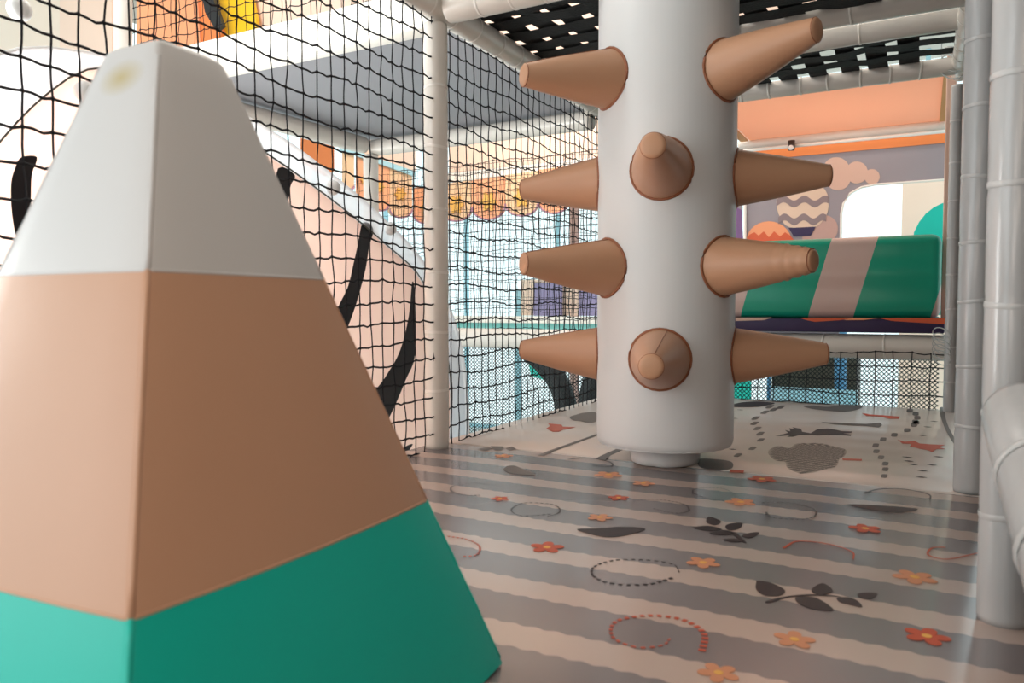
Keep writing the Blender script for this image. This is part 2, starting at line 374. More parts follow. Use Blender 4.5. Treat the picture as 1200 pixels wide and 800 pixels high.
# dashed rings
def dashed(pix, mat, w0, w1, parent=near, dash=.52, n=30, label=None):
    pts = smooth_open([PZ(ZP, x, y) for x, y in pix], 24); bm = B()
    L = [0]
    for a, b in zip(pts, pts[1:]): L.append(L[-1]+(b-a).length)
    tot = L[-1]; step = tot/n
    def at(s):
        s = max(0, min(tot, s)); i = 0
        while i < len(L)-2 and L[i+1] < s: i += 1
        t = (s-L[i])/max(1e-9, L[i+1]-L[i]); return pts[i].lerp(pts[i+1], t), (pts[i+1]-pts[i]).normalized()
    for k in range(n):
        w = w0+(w1-w0)*k/n; a, ta = at(k*step); b, tb = at((k+dash)*step)
        na = Vector((-ta.y, ta.x, 0))*w; nb = Vector((-tb.y, tb.x, 0))*w
        prism(bm, [a-na, b-nb, b+nb, a+na], (0, 0, 1), .0004)
    return link('dashed_ring_print', bm, mat, parent, label=label)
dashed([(796, 670), (789, 661), (760, 656), (722, 656), (696, 664), (697, 676), (722, 684), (760, 684), (791, 676)], M['print_dark'], .0012, .0030)
dashed([(785, 748), (776, 756), (745, 758), (718, 746), (722, 728), (760, 721), (800, 726), (825, 742), (822, 765)], M['print_red'], .0013, .0050)
dashed([(645, 602), (612, 604), (599, 597), (615, 589), (648, 591), (656, 599), (640, 606)], M['print_dark'], .0014, .0016, n=30)
dashed([(583, 568), (555, 566), (532, 569), (529, 575), (545, 580), (565, 580)], M['print_dark'], .001, .003, n=30)
dashed([(742, 587), (770, 585), (800, 590), (807, 598), (790, 601), (764, 595)], M['print_dark'], .0012, .0015, n=30)
dashed([(893, 589), (925, 589), (953, 596), (955, 604), (940, 608), (905, 606), (897, 599)], M['print_dark'], .0014, .0026, n=30)
dashed([(861, 578), (845, 572), (818, 572), (812, 577), (830, 584), (850, 586)], M['print_dark'], .0014, .0020, n=30)
dashed([(1000, 655), (998, 646), (970, 637), (935, 634), (918, 642)], M['print_red'], .0012, .0026, dash=.95, n=20)
dashed([(1145, 648), (1110, 655), (1088, 650), (1092, 642), (1108, 641)], M['print_red'], .0012, .002, dash=.95, n=20)
dashed([(525, 628), (548, 632), (562, 640), (558, 650), (540, 652)], M['print_red'], .0018, .0022, n=18)
dashed([(1090, 585), (1088, 579), (1060, 573), (1030, 573), (1012, 578)], M['print_dark'], .0016, .0022, dash=.9, n=20)
dashed([(692, 545), (716, 546), (714, 541), (690, 536), (665, 538)], M['print_dark'], .0016, .0022, dash=.9, n=20)
# --- prints of the cream mat
def p4(x0, y0, x, y, s=4.0): return (x0+x/s, y0+y/s)
bush = [p4(840, 360, x, y) for x, y in [(240, 680), (265, 655), (300, 650), (340, 660), (370, 640), (430, 636), (500, 640), (560, 655), (605, 668), (600, 695), (575, 710), (560, 745), (500, 760), (440, 775), (380, 775), (330, 750), (320, 725), (270, 715)]]
def bush_print(pix, cols, gap=.0042):
    P = [PZ(ZP, x, y) for x, y in pix]; P = smooth_closed(P, 5); y0 = min(p.y for p in P); y1 = max(p.y for p in P)
    bm = B(); y = y0+.002; k = 0
    while y < y1:
        xs = []
        for a, b in zip(P, P[1:]+P[:1]):
            if (a.y-y)*(b.y-y) < 0: xs.append(a.x+(b.x-a.x)*(y-a.y)/(b.y-a.y))
        xs.sort()
        for i in range(0, len(xs)-1, 2):
            x = xs[i]+(k % 2)*.012
            while x < xs[i+1]-.006:
                e = min(x+.020, xs[i+1]); h = .0055
                prism(bm, [(x, y, ZP), ((x+e)/2, y-h, ZP), (e, y, ZP), ((x+e)/2, y+h, ZP)], (0, 0, 1), .0004); x += .023
        y += .0105; k += 1
    return bm
fprint('tree_print', bush, M['print_pale'], far, k=4, z=.0003)
link('tree_leaf_print', bush_print(bush, 0), M['print_grey'], far)
fprint('tree_trunk_print', [p4(840, 360, x, y) for x, y in [(588, 708), (620, 709), (680, 711), (680, 719), (620, 717), (590, 716)]], M['print_red'], far, False)
deer = [(275, 600), (310, 595), (335, 588), (320, 575), (345, 582), (340, 566), (365, 572), (355, 562), (395, 570), (400, 583), (440, 590), (470, 572), (520, 568), (560, 574), (585, 580), (635, 582), (630, 588), (590, 590), (630, 596), (628, 602), (580, 598), (520, 598), (470, 600), (430, 596), (385, 598), (360, 605), (330, 606), (345, 598), (300, 602)]
fprint('deer_print', [p4(840, 360, x, y) for x, y in deer], M['print_dark'], far, False)
fprint('tall_tree_print', [p4(840, 360, x, y) for x, y in [(490, 538), (560, 540), (640, 544), (700, 546), (765, 540), (775, 552), (760, 562), (700, 556), (620, 553), (550, 548)]], M['print_grey'], far, False)
fprint('fox_print', [p4(840, 360, x, y) for x, y in [(848, 620), (880, 630), (925, 625), (950, 638), (1000, 642), (1070, 645), (1040, 654), (1072, 664), (1030, 664), (1010, 678), (985, 668), (950, 662), (925, 655), (905, 652), (912, 640), (870, 638)]], M['print_red'], far, False, label='small orange red fox printed near the right posts')
fprint('bird_print', [p4(840, 360, x, y) for x, y in [(680, 495), (720, 502), (770, 505), (858, 512), (855, 522), (810, 522), (770, 512), (700, 508)]], M['print_red'], far, False)
fprint('bush_print', [p4(840, 360, x, y) for x, y in [(405, 462), (450, 460), (520, 466), (600, 456), (680, 462), (660, 478), (600, 488), (520, 484), (440, 474)]], M['print_grey'], far)
fprint('fox_print', [p4(840, 360, x, y) for x, y in [(75, 455), (130, 444), (200, 442), (270, 448), (240, 458), (180, 466), (110, 467), (75, 465)]], M['print_dark'], far)
fprint('trunk_print', [(856, 550), (872, 551), (871, 554), (855, 553)], M['print_red'], far, False)
fprint('bush_print', [(818, 538), (840, 538), (857, 541), (858, 548), (846, 550), (822, 548)], M['print_grey'], far)
steps = [(248, 465), (225, 491), (183, 518), (177, 543), (190, 567), (204, 591), (206, 621), (168, 660), (98, 692), (268, 478), (300, 467), (905, 484), (932, 498), (940, 517), (930, 535), (924, 551), (892, 575), (832, 597), (780, 618), (745, 646), (748, 674), (770, 702), (790, 732), (790, 758), (785, 790), (935, 540)]
bmS = None
for i, (x, y) in enumerate(steps):
    u, v = p4(840, 360, x, y); c = PZ(ZP, u, v); bm = B(); a = (PZ(ZP, u+3.6, v)-c).x; b = (PZ(ZP, u, v-1.9)-c).y
    prism(bm, [(c.x+sx*a, c.y+sy*b, ZP) for sx, sy in ((-1, -.8), (-.6, -1.1), (.6, -1.0), (1, -.7), (1, .8), (.6, 1.1), (-.6, 1.), (-1, .7))], (0, 0, 1), .0004)
    link('stepping_stone_print', bm, M['print_grey'], far)
bm = B()
for x, y in [(1020, 534), (965, 600), (895, 702), (920, 736), (1040, 700), (1010, 738), (965, 765), (960, 795), (900, 720), (110, 480), (85, 520), (75, 665), (990, 560)]:
    u, v = p4(840, 360, x, y); c = PZ(ZP, u, v); bm = B(); prism(bm, [(c.x-.014, c.y, ZP), (c.x, c.y-.008, ZP), (c.x+.012, c.y+.001, ZP), (c.x, c.y+.007, ZP)], (0, 0, 1), .0004); link('pebble_print', bm, M['print_dark'], far)
fprint('path_line_print', [(1101, 478), (1103, 490), (1108, 503), (1118, 520), (1120, 516), (1112, 501), (1108, 489), (1107, 478)], M['print_grey'], far, k=3)
# left part of the cream mat
fprint('maple_leaf_print', [p4(520, 400, x, y, 6.667) for x, y in [(800, 680), (830, 660), (815, 640), (870, 645), (920, 650), (930, 665), (1030, 668), (985, 680), (930, 690), (900, 705), (850, 705)]], M['print_red'], far, False)
fprint('bush_print', [p4(520, 400, x, y, 6.667) for x, y in [(985, 590), (1040, 570), (1100, 556), (1190, 556), (1190, 622), (1120, 632), (1060, 620), (1010, 615)]], M['print_grey'], far)
for q in [[(560, 526), (572, 523.5), (578, 525), (568, 528)], [(575, 522.5), (590, 523), (588, 527), (580, 527)], [(592, 525), (600, 523), (605, 526), (597, 528)]]:
    fprint('leaf_print', q, M['print_grey'], far, False)
fprint('path_line_print', [(630, 533), (640, 529), (700, 508), (700, 510), (645, 530), (637, 534)], M['print_grey'], far, False)
fprint('path_line_print', [(698, 537), (706, 533), (722, 526), (730, 527), (716, 533), (709, 539)], M['print_grey'], far, False)

# ================================================================== FOAM SLEEVED POSTS AND BEAMS
def foam_tube(name, label, cat, a, b, r, seg=.145, mat=None, group=None, bands=True, sag=0, fat=.0016):
    a, b = Vector(a), Vector(b); d = b-a; L = d.length; root = thing(name, label, cat, a, group); dn = d.normalized()
    n = max(1, round(L/seg)); bm = B()
    # the sleeve: soft segments with shallow joints between them
    pts, rs = [], []
    for i in range(n):
        for t, k in ((.0, .972), (.06, 1.0), (.5, 1.006), (.94, 1.0)):
            s = (i+t)/n; pts.append(a+d*s); rs.append(r*k)
    pts.append(b); rs.append(r*.97)
    u, v = frame_of(d)
    tube(bm, pts, rs, 24); link('foam_sleeve', bm, mat or M['foam_sleeve'], root, True)
    if bands:
        for i in range(1, n):
            c = a+d*(i/n)+dn*random.uniform(-.012, .012); bm = B()
            tl = (u*random.uniform(-.12, .12)+v*random.uniform(-.12, .12))
            ax = (dn+tl).normalized(); tube(bm, [c-ax*.0045, c-ax*.003, c+ax*.003, c+ax*.0045], [r+fat*.2, r+fat, r+fat, r+fat*.2], 24, False)
            link('tape_band', bm, M['foam_darkened2'] if mat is M['foam_darkened'] else M['tape'], root, True)
    return root
XL = -1.35
foam_tube('foam_post', 'white foam padded upright post between the two black rope nets', 'post', (-1.373, 2.02, 0), (-1.373, 2.02, 1.345), .0385, .19, bands=True, fat=.0007)
foam_tube('foam_post', 'wide pale foam padded upright post nearest the right edge, behind the sloping rail', 'post', (.1115, 1.280, 0), (.1115, 1.280, 1.39), .0335, .16, mat=M['foam_darkened'], fat=.001)
foam_tube('foam_post', 'pale foam padded upright post second from the right edge', 'post', (.111, 2.150, 0), (.111, 2.150, 1.39), .036, .16, mat=M['foam_darkened'], fat=.001)
foam_tube('foam_post', 'slim foam padded upright post at the right end of the green striped pad', 'post', (.114, 3.78, -.04), (.114, 3.78, 1.40), .027, .16, mat=M['foam_darkened'], fat=.001)
foam_tube('foam_post', 'white foam padded corner post below the grey deck underside', 'post', (-2.72, 3.36, -1.35), (-2.72, 3.36, 1.30), .042, .2, bands=False)
foam_tube('foam_beam', 'white foam padded beam along the top of the long left net wall', 'beam', (XL-.02, -.4, 1.400), (XL-.02, 3.72, 1.400), .043, .145)
foam_tube('foam_beam', 'grey white foam padded cross beam from the left post towards the top of the frame', 'beam', (XL+.03, 2.02, 1.385), (.12, 2.02, 1.385), .044, .115, fat=.0012)
foam_tube('foam_beam', 'upper one of the two parallel overhead beams right of the spiky column', 'beam', (XL+.03, 2.79, 1.435), (.12, 2.79, 1.435), .040, .36, mat=M['foam_grey'])
foam_tube('foam_beam', 'lower one of the two parallel overhead beams right of the spiky column', 'beam', (-1.3, 3.10, 1.458), (.12, 3.10, 1.458), .036, .36, mat=M['foam_grey'])
foam_tube('foam_beam', 'foam beam in front of the orange canopy with regular white ties', 'beam', (XL, 3.60, 1.435), (.1, 3.60, 1.435), .036, .118, mat=M['foam_grey'], fat=.003)
foam_tube('foam_beam', 'horizontal foam beam under the purple ledge and behind the far rope net', 'beam', (-2.7, 3.88, .272), (.1, 3.88, .272), .058, .25)
foam_tube('foam_beam', 'foam beam along the top right between the right hand posts', 'beam', (.12, .2, 1.44), (.12, 3.74, 1.44), .036, .14)
foam_tube('foam_beam', 'white beam under the far edge of the grey deck underside', 'beam', (-2.72, 3.38, 1.345), (-1.40, 3.38, 1.345), .045, .3, bands=False)
foam_tube('foam_beam', 'white beam under the left edge of the grey deck underside', 'beam', (-2.78, 2.1, 1.345), (-2.72, 3.3, 1.345), .045, .3, bands=False)
foam_tube('foam_rail', 'shiny grey foam handrail sloping towards the viewer at the right edge', 'rail', (.121, 1.190, .310), (.168, .52, .035), .050, .16, mat=M['foam_darkened'], fat=.003)
# cable ties round the far right joint
ct = thing('cable_ties', 'loose clear cable ties round the joint below the slim right post', 'cable tie', (.1, 3.75, .28))
for k in range(5):
    bm = B(); c = Vector((.075, 3.74, .335-k*.024)); pts = [c+Vector((.034*math.cos(t), -.03-.012*math.cos(t), .030*math.sin(t)-.012*math.cos(t))) for t in [i*2*PI/20 for i in range(21)]]
    tube(bm, pts, .0022, 6); link('tie', bm, M['tie'], ct, True)
ct = thing('cable_ties', 'clear cable ties round the joint at the top of the slim right post', 'cable tie', (.1, 3.6, 1.42))
for k in range(4):
    bm = B(); c = Vector((.085, 3.60, 1.50-k*.03)); pts = [c+Vector((.040*math.cos(t), -.03-.012*math.cos(t), .034*math.sin(t)-.015*math.cos(t))) for t in [i*2*PI/20 for i in range(21)]]
    tube(bm, pts, .003, 6); link('tie', bm, M['tie'], ct, True)

# ================================================================== ROPE NETS
def rope_net(label, origin, ud, vd, nu, nv, pu, pv, r=.0019, jit=.004, sag=.006, seed=1, u0=0, tails=0, group=None, wav=.01):
    rnd = random.Random(seed); o = Vector(origin); ud = Vector(ud).normalized(); vd = Vector(vd).normalized(); nd = ud.cross(vd)
    K = {}
    for i in range(-1, nu+2):
        for j in range(-1, nv+2):
            K[i, j] = o+ud*(i*pu+rnd.uniform(-jit, jit))+vd*(j*pv+rnd.uniform(-jit, jit)+wav*math.sin(i*.55+j*.8+seed)*.5)+nd*(rnd.uniform(-jit, jit)*1.2)
    bm = B()
    def quick(pts, rr):
        rings = []
        for p in pts:
            rings.append(p)
        prev = None
        for idx, p in enumerate(rings):
            t = rings[min(idx+1, len(rings)-1)]-rings[max(idx-1, 0)]
            t.normalize(); a = t.cross(nd).normalized()*rr; b = nd*rr
            cur = [bm.verts.new(p+a), bm.verts.new(p+b), bm.verts.new(p-a), bm.verts.new(p-b)]
            if prev:
                for k in range(4): bm.faces.new((prev[k], prev[(k+1) % 4], cur[(k+1) % 4], cur[k]))
            prev = cur
    for j in range(nv+1):
        pts = []
        for i in range(nu):
            a, b = K[i, j], K[i+1, j]; s = sag*rnd.uniform(.2, 1); q = rnd.uniform(-.3, 1)
            pts += [a, a.lerp(b, .33)-vd*s*q, a.lerp(b, .67)-vd*s]
        pts.append(K[nu, j]); quick(pts, r)
    for i in range(nu+1):
        pts = []
        for j in range(nv):
            a, b = K[i, j], K[i, j+1]; pts += [a, a.lerp(b, .5)+ud*rnd.uniform(-.0015, .0015)]
        pts.append(K[i, nv])
        if tails: pts.insert(0, K[i, 0]-vd*rnd.uniform(.2, .9)*tails)
        quick(pts, r*.85)
    root = thing('rope_net', label, 'net', o, group)
    link('cord', bm, M['rope'], root)
    bm = B()
    for i in range(nu+1):
        for j in range(nv+1):
            c = K[i, j]; q = r*2.1; vs = [bm.verts.new(c+d) for d in (ud*q*1.2, vd*q, -ud*q*1.2, -vd*q, nd*q, -nd*q)]
            for a, b in ((0, 1), (1, 2), (2, 3), (3, 0)): bm.faces.new((vs[a], vs[b], vs[4])); bm.faces.new((vs[b], vs[a], vs[5]))
    link('knot', bm, M['rope'], root)['kind'] = 'stuff'
    return root
rope_net('black square rope net in the foreground on the left behind the pyramid', (-1.362, .185, -.004), (0, 1, 0), (0, 0, 1), 35, 24, .0515, .0586, r=.0027, jit=.003, seed=3, wav=.014)
rope_net('black square rope net between the white post and the spiky column', (-1.375, 2.055, .0), (0, 1, 0), (0, 0, 1), 33, 24, .0505, .0586, r=.0026, jit=.003, seed=5, wav=.014)
rope_net('low black rope net strip under the foam beam right of the column', (-1.36, 3.80, .0), (1, 0, 0), (0, 0, 1), 20, 4, .0735, .062, r=.0026, jit=.003, seed=8)
rope_net('second black rope net farther back behind the net wall, above the low beam', (-3.0, 3.945, .33), (1, 0, 0), (0, 0, 1), 31, 17, .052, .0586, r=.0021, seed=11, tails=.05)
rope_net('thin rope net across the bay farthest back before the windows', (-4.6, 5.2, .42), (1, 0, 0), (0, 0, 1), 60, 20, .052, .0586, r=.0016, seed=13, tails=.03)
rope_net('rope net of the upper level above the white deck edge at top left', (-3.3, 2.30, 1.55), (1, 0, 0), (0, 0, 1), 36, 14, .052, .0586, r=.0022, seed=17)

# fine diagonal safety mesh under the low beam
def fine_mesh(label, x0, x1, y, z0, z1, p=.0145, r=.0019):
    bm = B(); W = x1-x0; H = z1-z0
    for s in (1, -1):
        k = -H
        while k < W:
            a0 = max(0, k); b0 = min(W, k+H)
            if b0 > a0:
                za, zb = a0-k, b0-k
                if s < 0: za, zb = H-za, H-zb
                A = Vector((x0+a0, y, z0+za)); Bq = Vector((x0+b0, y, z0+zb)); n = Vector((-s, 0, 1)).normalized()*r if s > 0 else Vector((1, 0, 1)).normalized()*r
                d = Vector((0, r, 0)); vs = [bm.verts.new(q) for q in (A-n, A+n, A+d, Bq-n, Bq+n, Bq+d)]
                bm.faces.new((vs[0], vs[1], vs[4], vs[3])); bm.faces.new((vs[1], vs[2], vs[5], vs[4])); bm.faces.new((vs[2], vs[0], vs[3], vs[5]))
            k += p*1.414
    t = thing('safety_mesh', label, 'mesh', (x0, y, z0)); link('mesh_fabric', bm, M['fine_mesh'], t)['kind'] = 'stuff'
    return t
fine_mesh('fine black diagonal safety mesh stretched below the low horizontal foam beam', -2.62, .07, 3.86, -.62, .24)

# ================================================================== PYRAMID
PCX, PCY, PH = -.7166, .5443, .7152
def pyr_ring(z, extra=0):
    a = (.3800+(.0598-.3800)*z/PH)/math.sqrt(2)+extra   # half side
    rc = min(.007, a*.3); pts = []
    ang = -.7631+PI/4
    m = 7
    for q in range(4):
        th = q*PI/2
        # side centre bulge
        for i in range(m):
            t = -1+2*i/(m-1); y = t*(a-rc); x = a+.010*min(1, a/.22)**1.5*(1-t*t)
            pts.append((x*math.cos(th)-y*math.sin(th), x*math.sin(th)+y*math.cos(th)))
        for i in range(1, 3):
            al = (PI/2)*i/3; x = a-rc+rc*math.cos(al); y = a-rc+rc*math.sin(al)
            pts.append((x*math.cos(th)-y*math.sin(th), x*math.sin(th)+y*math.cos(th)))
    c, s = math.cos(ang), math.sin(ang)
    return [(PCX+x*c-y*s, PCY+x*s+y*c) for x, y in pts]
def pyr_band(z0, z1, n, cap_top=False, cap_bot=False):
    bm = B(); rings = []
    for i in range(n+1):
        z = z0+(z1-z0)*i/n; rings.append([bm.verts.new((x, y, z)) for x, y in pyr_ring(z)])
    if cap_top:
        for ex, dz in ((-.003, .004), (-.009, .008), (-.022, .011)):
            rings.append([bm.verts.new((x, y, z1+dz)) for x, y in pyr_ring(z1, ex)])
    for a, b in zip(rings, rings[1:]):
        for k in range(len(a)): bm.faces.new((a[k], a[(k+1) % len(a)], b[(k+1) % len(a)], b[k]))
    if cap_top: bm.faces.new(rings[-1])
    return bm
pyr = thing('foam_pyramid', 'large soft pyramid with white tip, beige middle and turquoise green base', 'play block', (PCX, PCY, 0))
Z1, Z2 = .2179, .4832
o = link('base_band', pyr_band(.004, Z1, 6, cap_bot=True), M['green_vinyl'], pyr, True, 'turquoise green bottom section')
o = link('middle_band', pyr_band(Z1, Z2, 8), M['beige_vinyl'], pyr, True, 'beige middle section')
o = link('tip_band', pyr_band(Z2, PH-.002, 8, cap_top=True), M['white_tip'], pyr, True, 'white top section with a faint yellow stain')
for q in range(4):   # sewn corner seams
    for (za, zb, mt) in ((.01, Z1, 'green_vinyl'), (Z1, Z2, 'beige_vinyl'), (Z2, PH-.015, 'white_tip')):
        pts = []
        for i in range(13):
            z = za+(zb-za)*i/12; a = (.3800+(.0598-.3800)*z/PH)/math.sqrt(2); an = -.7631+q*PI/2
            d = (a-min(.007, a*.3)*(1-1/math.sqrt(2)))*math.sqrt(2)-.0012
            d += random.uniform(-.0004, .0005)
            pts.append((PCX+d*math.cos(an), PCY+d*math.sin(an), z))
        bm = B(); tube(bm, pts, .0030, 6); link('corner_seam', bm, M[mt], pyr, True)
for z, mt in ((Z1, 'beige_vinyl'), (Z2, 'white_tip')):
    bm = B(); R_ = [Vector((x, y, z)) for x, y in pyr_ring(z, -.0008)]; tube(bm, R_+[R_[0]], .0019, 6, False); link('band_seam', bm, M[mt], pyr, True)

# ================================================================== SPIKY COLUMN
QX, QY, QR = -.664, 2.165, .197
TOC = math.atan2(-QY, -QX)   # azimuth towards the viewer
pil = thing('spiky_column', 'fat white padded column covered with beige cone spikes', 'column', (QX, QY, 0))
bm = B(); rings = []
prof = [(0, .054), (.11, .054), (.176, .0545), (.190, .057), (.1955, .064), (.1975, .076), (.198, .12), (.1975, .4), (.1975, .8), (.198, 1.2), (.198, 1.75), (.19, 1.78), (0, 1.78)]
for r_, z_ in prof:
    if r_ == 0: rings.append([bm.verts.new((QX, QY, z_))]); continue
    rings.append([bm.verts.new((QX+r_*math.cos(2*PI*k/64), QY+r_*math.sin(2*PI*k/64), z_)) for k in range(64)])
for a, b in zip(rings, rings[1:]):
    for k in range(64):
        q = [a[k % len(a)], a[(k+1) % 64 % len(a)], b[(k+1) % 64 % len(b)], b[k % len(b)]]
        u = []; [u.append(v) for v in q if v not in u]; bm.faces.new(u)
link('column_body', bm, M['white_vinyl'], pil, True)
bm = B()   # gathered welt round the bottom edge
pts = [(QX+(.190+.0008*math.sin(k*2.7))*math.cos(2*PI*k/96), QY+(.190+.0008*math.sin(k*2.7))*math.sin(2*PI*k/96), .0585+.0006*math.sin(k*1.9)) for k in range(97)]
tube(bm, pts, .0025, 6, False); link('bottom_welt', bm, M['white_vinyl'], pil, True)
bm = B(); rings = []
fx, fy = QX+.02*math.cos(TOC), QY+.02*math.sin(TOC)
for z_, s_ in ((.0005, .90), (.004, .985), (.02, 1.03), (.05, 1.02), (.082, 1.0)):
    rg = []
    for k in range(48):
        a = 2*PI*k/48; lob = .098*(1+.035*math.cos(3*(a-TOC)+1.2)-.10*math.exp(-((a-(TOC % (2*PI))+.35+PI) % (2*PI)-PI)**2/.02)*(1 if z_ < .01 else .3))
        rg.append(bm.verts.new((fx+lob*s_*math.cos(a), fy+lob*s_*math.sin(a), z_)))
    rings.append(rg)
for a, b in zip(rings, rings[1:]):
    for k in range(48): bm.faces.new((a[k], a[(k+1) % 48], b[(k+1) % 48], b[k]))
bm.faces.new(rings[0][::-1]); bm.faces.new(rings[-1])
link('foot_pad', bm, M['white_vinyl'], pil, True)
def spike(az_deg, z, tilt, L=.256, rb=.0815, rt=.030, wr=0, bend=0):
    az = TOC+math.radians(az_deg); rad = Vector((math.cos(az), math.sin(az), 0)); tg = Vector((-math.sin(az), math.cos(az), 0)); up = Vector((0, 0, 1))
    c = Vector((QX, QY, z)); n = 28; tl = math.tan(math.radians(tilt)); bm = B()
    def ring(s, r, flat=False):
        out = []
        for k in range(n):
            a = 2*PI*k/n; u = r*math.cos(a); v = r*math.sin(a)
            base = math.sqrt(max(0, QR*QR-u*u)) if s <= 0 else None
            bz = QR-.002
            # blend from the curved column surface to a flat tip ring
            t = max(0, min(1, s/L)); rr = (math.sqrt(max(0, QR*QR-u*u)))*(1-t)+QR*t-.003*(1-t)
            out.append(bm.verts.new(c+rad*(rr+s)+tg*(u+bend*t)+up*(v+tl*s)))
        return out
    rings = []
    m = 26
    for i in range(m+1):
        t = i/m; r = rb+(rt-rb)*t+.002*math.sin(t*PI)
        if wr and t > .66: r += wr*math.sin(t*62)
        rings.append(ring(L*t*.985, r))
    rings.append(ring(L*.995, rt*.93)); rings.append(ring(L*1.004, rt*.72))
    for a, b in zip(rings, rings[1:]):
        for k in range(n): bm.faces.new((a[k], a[(k+1) % n], b[(k+1) % n], b[k]))
    bm.faces.new(rings[-1]); 
    o = link('spike', bm, M['spike_vinyl'], pil, True)
    # base welt, tip seam and side seam
    def loop(s, r, rr):
        bm2 = B(); pts = []
        for k in range(29):
            a = 2*PI*k/28; u = r*math.cos(a); v = r*math.sin(a); t = max(0, min(1, s/L))
            q = math.sqrt(QR*QR-u*u)*(1-t)+QR*t-.001; pts.append(c+rad*(q+s)+tg*(u+bend*t)+up*(v+tl*s))
        tube(bm2, pts, rr, 6, False); return bm2
    link('spike_base_welt', loop(.002, rb+.001, .0042), M['spike_welt'], o, True, 'darker stitched rim')
    link('spike_tip_seam', loop(L*.985, rt+.0002, .0012), M['spike_welt'], o, True)
    bm2 = B(); a = PI*.42; pts = []
    for i in range(9):
        t = i/8*.97; r = rb+(rt-rb)*t+.002*math.sin(t*PI); u = r*math.cos(a); v = r*math.sin(a)
        q = math.sqrt(QR*QR-u*u)*(1-t)+QR*t-.001; pts.append(c+rad*(q+L*t)+tg*(u+bend*t)+up*(v+tl*L*t))
    tube(bm2, pts, .0010, 5); link('spike_side_seam', bm2, M['spike_welt'], o, True)
RG = [(1.092, [(-57, -4, 0), (53, 9, 0), (178, 0, 0)]), (.822, [(-101, 0, 0), (-4, 2, 0), (91, 0, 0)]),
      (.564, [(-57, 1.5, .0), (53, 1, .0026), (178, 0, 0)]), (.312, [(-101, 1.5, 0), (-4, 0, 0), (91, 2, 0)])]
for z_, lst in RG:
    for az, tl, wr in lst: spike(az, z_, tl, wr=wr)
# fix: spike children of spikes are sub-parts (thing > spike > welt)

# ================================================================== WEBBING ROOF
def webbing(label, x0, x1, y0, y1, z, p=.113, wd=.079, seed=2):
    rnd = random.Random(seed); root = thing('webbing_roof', label, 'webbing', (x0, y0, z))
    nx = int((x1-x0)/p); ny = int((y1-y0)/p)
    for i in range(nx):      # straps running front to back
        c = x0+p*(i+.5)+rnd.uniform(-.008, .008); bm = B(); prev = None
        for j in range(ny*2+1):
            y = y0+(y1-y0)*j/(ny*2); zz = z+.004*math.sin((j/2+i)*PI)+.0; h = wd/2*rnd.uniform(.93, 1.05)
            cur = [bm.verts.new((c-h, y, zz)), bm.verts.new((c+h, y, zz)), bm.verts.new((c+h, y, zz+.0018)), bm.verts.new((c-h, y, zz+.0018))]
            if prev:
                for k in range(4): bm.faces.new((prev[k], prev[(k+1) % 4], cur[(k+1) % 4], cur[k]))
            prev = cur
        link('strap', bm, M['web'], root)
    for j in range(ny):
        c = y0+p*(j+.5)+rnd.uniform(-.012, .012); bm = B(); prev = None
        for i in range(nx*2+1):
            x = x0+(x1-x0)*i/(nx*2); zz = z-.004*math.sin((i/2+j)*PI)-.004-rnd.uniform(0, .008); h = wd/2*rnd.uniform(.93, 1.08)
            cur = [bm.verts.new((x, c-h, zz)), bm.verts.new((x, c+h, zz)), bm.verts.new((x, c+h, zz+.0018)), bm.verts.new((x, c-h, zz+.0018))]
            if prev:
                for k in range(4): bm.faces.new((prev[k], prev[(k+1) % 4], cur[(k+1) % 4], cur[k]))
            prev = cur
        link('strap', bm, M['web'], root)
webbing('woven black webbing roof with square holes above the spiky column', -1.36, .10, 2.07, 2.80, 1.445)
webbing('woven black webbing roof strip between the two right overhead beams and the tied beam', -1.30, .10, 3.14, 3.60, 1.462, p=.118, wd=.074, seed=4)
# things of the upper level that show through the webbing
def panel(name, label, cat, bm, mat, group=None):
    return tag(link(name, bm, mat), label, cat, group)
panel('partition_board', 'peach panel of the upper level above the webbing roof', 'panel', BX(-3.6, 0, 4.3, 4.36, 2.0, 3.25), M['peach'])

p_ = PZ(2.6, 681, 2)
panel('ceiling_board', 'turquoise board of the upper level seen through one hole of the webbing', 'panel', BX(p_.x-.12, p_.x+.12, p_.y-.15, p_.y+.15, 2.6, 2.63), M['green_vinyl'])
# ================================================================== LEFT SIDE : DECK, PANELS, ROUND FACE
dk = thing('upper_deck', 'upper deck left of the post with grey underside and white front edge', 'deck', (-2.1, 2.8, 1.4))
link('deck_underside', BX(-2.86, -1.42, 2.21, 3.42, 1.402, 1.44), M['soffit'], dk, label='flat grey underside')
link('deck_front_edge', BX(-3.3, -1.44, 2.12, 2.21, 1.392, 1.525, bev=.012), M['deck_white'], dk, True, 'thick white front edge')
def ppanel(name, label, cat, Y, pix, mat, th=.02, axis='Y', group=None):
    pts = [(PY(Y, *p) if axis == 'Y' else PX(Y, *p)) for p in pix]
    n = (0, 1, 0) if axis == 'Y' else (-1, 0, 0)
    bm = B(); prism(bm, pts, n, th); return tag(link(name, bm, mat), label, cat, group)
ppanel('upper_wall_panel', 'salmon orange panel at the top left above the white deck edge', 'panel', 2.55, [(160, -60), (228, -60), (236, 70), (160, 70)], M['orange'])
ppanel('upper_wall_panel', 'narrow deep orange panel next to the yellow one at the top left', 'panel', 2.56, [(222, -60), (238, -60), (246, 0), (261, 38), (240, 60), (236, 70)], M['deep_orange'])
ppanel('upper_wall_panel', 'yellow panel at the top left behind the upper net', 'panel', 2.58, [(236, -60), (282, -60), (300, 22), (300, 34), (262, 60)], M['yellow'])
ppanel('upper_wall_panel', 'cream panel right of the yellow panel above the deck edge', 'panel', 2.62, [(278, -60), (470, -60), (470, 30), (296, 60)], M['peach'])
